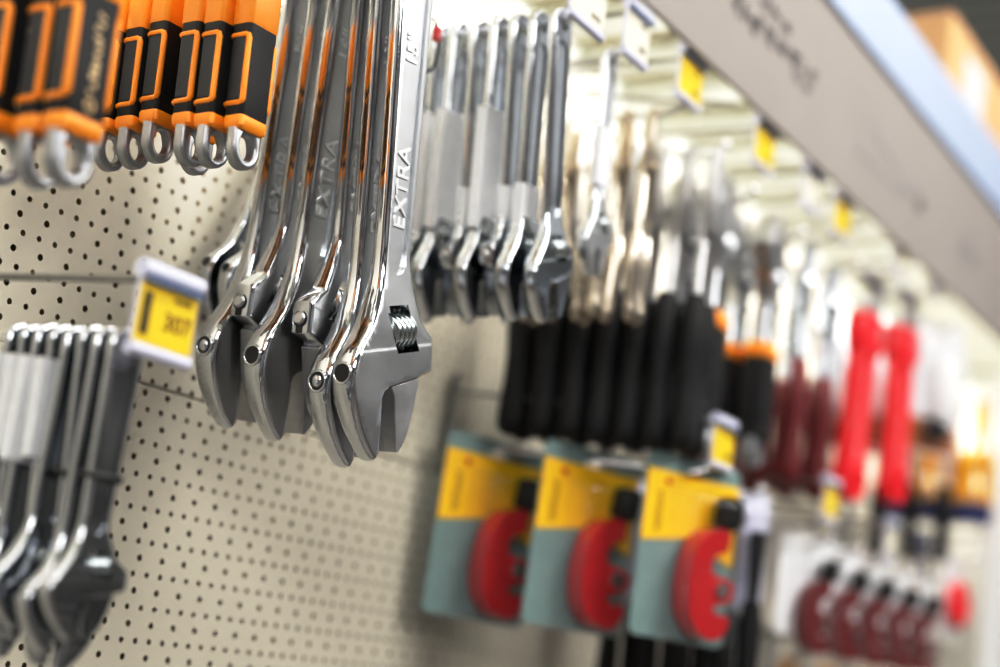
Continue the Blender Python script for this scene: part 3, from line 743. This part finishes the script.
# clear packs with black handled tools right of the cutters
def make_clam(label):
    t = thing('clear_tool_pack', label, 'blister pack', group='clear packs with black handled tools')
    bm = bmesh.new(); plate(bm, [(-.045, .012), (.045, .012), (.045, -.115), (-.045, -.115)], [circ(0, 0, .005, 12)], h=.0006); link('backing_card', bm, M['rail'], t, 0)
    bm = bmesh.new(); sweep(bm, [(-.012, -.014, -.02), (-.012, -.014, -.125)], .005, 12); ball(bm, (-.012, -.014, -.02), .011, 14); tool = link('tool_shank', bm, M['chrome'], t, 50)
    bm = bmesh.new(); sweep(bm, [(-.012, -.014, -.115), (-.012, -.014, -.122), (-.012, -.014, -.16), (-.012, -.014, -.21), (-.012, -.014, -.215)], [.008, .012, .0105, .0125, .008], 14); link('tool_handle', bm, M['black'], tool, 50)
    bm = bmesh.new(); sweep(bm, [(.02, -.014, -.03), (.02, -.014, -.11)], [.010, .006], 12); sweep(bm, [(.02, -.014, -.105), (.02, -.014, -.13), (.02, -.014, -.2)], [.010, .0125, .011], 14); link('second_tool', bm, M['black'], t, 50)
    bm = bmesh.new(); box(bm, (0, -.016, -.055), (.078, .028, .10)); link('clear_blister', bm, M['clear'], t, 0, .006, 2)
    return t
cl = make_clam('clear pack with black handled tools right of the pipe cutters, front one')
row(cl, .70, .118, [.205, .160, .115, .07], ['clear pack with black handled tools right of the pipe cutters, second one', 'clear pack with black handled tools right of the pipe cutters, third one', 'clear pack with black handled tools right of the pipe cutters, rearmost'], [(0, 0, -25), (0, 2, -25), (0, -1, -25), (0, 0, -25)])
make_hook('wire hook holding the clear packs of black handled tools', .70, .165, .1225, .235, 0, None)
make_hook('wire hook with a yellow tag below the red pipe wrenches', .885, .171, .118, .24, .0, 'yellow', None, .045)
make_hook('empty wire hook low on the wall at right', 1.12, .155, .108, .24, .0, 'pale', None, .04)

# ------------------------------------------------------------------ far right: white packs, yellow tools, small red packs, brown boxes
def make_white_pack(label):
    t = thing('white_pack', label, 'blister pack', group='white packs far right')
    bm = bmesh.new(); plate(bm, [(-.055, .02), (.055, .02), (.055, -.18), (-.055, -.18)], [circ(0, 0, .006, 12)], h=.0006); c = link('backing_card', bm, M['paper'], t, 0)
    bm = bmesh.new(); plate(bm, [(-.05, -.125), (.05, -.135), (.05, -.176), (-.05, -.176)], h=.0004, y0=-.0011); link('brown_print', bm, M['brown'], c, 0)
    bm = bmesh.new(); ball(bm, (0, -.016, -.145), .018, 16, (1.2, .7, .9)); link('dark_insert', bm, M['black'], t, 50)
    bm = bmesh.new(); sweep(bm, [(0, -.014, -.03), (0, -.018, -.06), (0, -.016, -.125)], [.012, .024, .018], 16, sx=.6); link('white_tool', bm, M['post'], t, 50)
    bm = bmesh.new(); box(bm, (0, -.020, -.09), (.085, .036, .15)); link('clear_blister', bm, M['clear'], t, 0, .008, 2)
    return t
wp = make_white_pack('white pack with a brown printed foot right of the red pipe wrenches, front one')
row(wp, 1.375, .468, [.205, .145, .085], ['white pack with a brown printed foot right of the red pipe wrenches, middle one', 'white pack with a brown printed foot right of the red pipe wrenches, rear one'], [(0, 0, -30), (0, 1, -30), (0, -1, -30)])
make_hook('wire hook holding the white packs at far right', 1.375, .525, .4725, .235, 0, None)
yp = make_pliers('yellow_pliers', 'yellow handled pliers with navy blue ends beside the white post, front one', M['yellowgrip'], M['yellowgrip'], .20, .7, 'yellow and navy pliers beside the white post', M['bluegrip'], .018, .011)
row(yp, 1.655, .428, [.205, .165, .125, .085], ['yellow handled pliers with navy blue ends beside the white post, second one', 'yellow handled pliers with navy blue ends beside the white post, third one', 'yellow handled pliers with navy blue ends beside the white post, rearmost'], [(0, 0, -35), (0, 3, -30), (0, -2, -35), (0, 0, -30)])
make_hook('wire hook holding the yellow pliers beside the white post', 1.655, .475, .4225, .235, 0, None)
for i_, off_ in enumerate((.205, .155, .105)):
    o = dup(pb, 'short black handled pliers between the white packs and the yellow pliers, %s one' % ('front', 'middle', 'rear')[i_], group='short black handled pliers at far right')
    o.location = (1.475, -off_, .372); o.scale = (.85, .85, .72); o.rotation_euler = (0, 0, .2)
make_hook('wire hook holding the short black pliers at far right', 1.475, .42, .3700, .235, 0, None)
y2 = make_pliers('yellow_pliers', 'small yellow and navy pliers hanging low beside the white post', M['bluegrip'], M['yellowgrip'], .13, .5, None, None, .015, .010)
y2.location = (1.63, -.13, .206); y2.rotation_euler = (0, 0, -.6)
make_hook('wire hook holding the small yellow pliers beside the white post', 1.63, .25, .2005, .235, 0, None)
GS = 'small red cutters on white cards, low at right'
sp = make_cutter_pack('small dark red cutter on a white card, leftmost of the low row at right', M['paper'], None, M['darkred'], GS, .10, .15)
sl = ['small dark red cutter on a white card, second from the left in the low row', 'small dark red cutter on a white card, third from the left in the low row', 'small dark red cutter on a white card, fourth from the left in the low row', 'small dark red cutter on a white card, fifth from the left in the low row']
for i, X in enumerate((.93, 1.04, 1.15, 1.26, 1.37)):
    o = sp if i == 0 else dup(sp, sl[i-1])
    o.location = (X, -.20, .098); o.scale = (.8,)*3; o.rotation_euler = (0, 0, math.radians(-28))
    make_hook('low wire hook over small red cutter card, %s from the left' % ['first', 'second', 'third', 'fourth', 'last'][i], X, .145, .1015, .235, 0, None)
rr = thing('red_ring', 'bright red ring shaped tool on a white card beside the white post', 'tool', at(957, 605, .2))
bm = bmesh.new(); sweep(bm, [(.026*math.cos(a), -.002, .026*math.sin(a)) for a in [2*PI*i/24 for i in range(24)]], .011, 12, True); link('ring', bm, M['redbright'], rr, 60)
bm = bmesh.new(); plate(bm, [(-.06, .075), (.06, .075), (.06, -.05), (-.06, -.05)], [circ(0, .06, .006, 12)], h=.0006, y0=.0105); link('backing_card', bm, M['paper'], rr, 0)
rz = rr.location.z+.06; make_hook('low wire hook over the red ring tool', rr.location.x, rz+.045, rz+.0042, .235, 0, None)
for i, (X, Z) in enumerate(((1.06, -.048), (1.20, -.045), (1.34, -.042), (1.48, -.04))):
    t = thing('kraft_box', 'small brown cardboard hang box low at right, %s from the left' % ['first', 'second', 'third', 'fourth'][i], 'cardboard box', (X, -.165, Z), 'small brown hang boxes low at right')
    bm = bmesh.new(); box(bm, (0, 0, -.045), (.085, .05, .075)); bx_ = link('box_body', bm, M['kraft'], t, 0, .002, 2)
    bm = bmesh.new(); plate(bm, [(-.04, -.008), (.04, -.008), (.03, .014), (-.03, .014)], [circ(0, .002, .005, 12)], h=.0008, y0=.023); link('hang_tab', bm, M['kraft'], t, 0)
    bm = bmesh.new(); box(bm, (0, -.0256, -.05), (.06, .0006, .03)); link('box_label', bm, M['paper'], bx_, 0)
    make_hook('low wire hook over a brown hang box, %s from the left' % ['first', 'second', 'third', 'fourth'][i], X, Z+.045, Z+.0035, .235, 0, None)

# ------------------------------------------------------------------ ceiling luminaires
def luminaire(label, x, y, L=1.5):
    t = thing('ceiling_light', label, 'ceiling light', (x, y, 2.44), 'strip lights under the hall ceiling')
    bm = bmesh.new(); box(bm, (0, 0, .03), (L, .20, .05)); link('housing', bm, M['post'], t, 0, .004, 2)
    bm = bmesh.new(); box(bm, (0, 0, -.002), (L*.98, .17, .014)); link('diffuser', bm, M['lamp'], t, 0)
for i, x in enumerate((-1.6, .2, 2.0, 3.8)): luminaire('white strip light over the aisle, %s along' % words[i], x, -1.25)

# ------------------------------------------------------------------ light
def area(name, loc, rot, sx, sy, e, col=(1, 1, 1)):
    l = bpy.data.lights.new(name, 'AREA'); l.shape = 'RECTANGLE'; l.size = sx; l.size_y = sy; l.energy = e; l.color = col
    o = bpy.data.objects.new(name, l); COL.objects.link(o); o.location = loc; o.rotation_euler = rot; return o
area('aisle_light', (-.4, -1.3, 2.38), (math.radians(20), 0, 0), 4.5, .5, 38, (1, .97, .93))
area('shelf_strip_light', (.95, -.215, .57), (math.radians(62), 0, 0), 4.2, .02, 30, (1, .985, .95))
area('wrench_fill_light', (2.9, -2.1, 1.75), (math.radians(62), 0, math.radians(62)), 1.6, .9, 4, (1, .98, .95))  # added unseen lamp that brightens the faces of the big wrenches
area('store_light', (-2.3, -1.75, 1.25), (math.radians(64), 0, math.radians(-54)), 1.2, .7, 34, (1, .985, .96))
area('aisle_front_light', (.75, -1.95, 1.3), (math.radians(58), 0, math.radians(20)), 1.3, .5, 34, (1, .985, .955))
bpy.data.objects['shelf_strip_light'].data.spread = 1.7
w = bpy.data.worlds.new('hall'); sc.world = w; w.use_nodes = True
wt = w.node_tree; bg = wt.nodes['Background']
tcw = N(wt, 'ShaderNodeTexCoord'); nzw = N(wt, 'ShaderNodeTexNoise'); nzw.inputs['Scale'].default_value = 3.0
rw = N(wt, 'ShaderNodeValToRGB'); rw.color_ramp.elements[0].position = .44; rw.color_ramp.elements[1].position = .60
rw.color_ramp.elements[0].color = (.05, .048, .045, 1); rw.color_ramp.elements[1].color = (.95, .96, 1, 1)
wt.links.new(tcw.outputs['Generated'], nzw.inputs['Vector']); wt.links.new(nzw.outputs['Fac'], rw.inputs['Fac']); wt.links.new(rw.outputs['Color'], bg.inputs['Color'])
bg.inputs['Strength'].default_value = .7

# ------------------------------------------------------------------ camera
cd = bpy.data.cameras.new('camera'); co = bpy.data.objects.new('camera', cd); COL.objects.link(co)
R = Matrix((RIGHT, -DOWN, -FWD)).transposed()
co.matrix_world = Matrix.Translation(CAM) @ R.to_4x4()
cd.sensor_fit = 'HORIZONTAL'; cd.sensor_width = 36; cd.lens = FPX/1000*36; cd.clip_start = .02
cd.dof.use_dof = True; cd.dof.focus_distance = 1.085; cd.dof.aperture_fstop = 2.0; cd.dof.aperture_blades = 0
sc.camera = co
sc.view_settings.view_transform = 'Standard'; sc.view_settings.look = 'None'; sc.view_settings.exposure = 0; sc.view_settings.gamma = 1
vs_ = sc.view_settings; vs_.use_curve_mapping = True
cv = vs_.curve_mapping.curves[3]; cv.points.new(.22, .175); cv.points.new(.70, .765); vs_.curve_mapping.update()
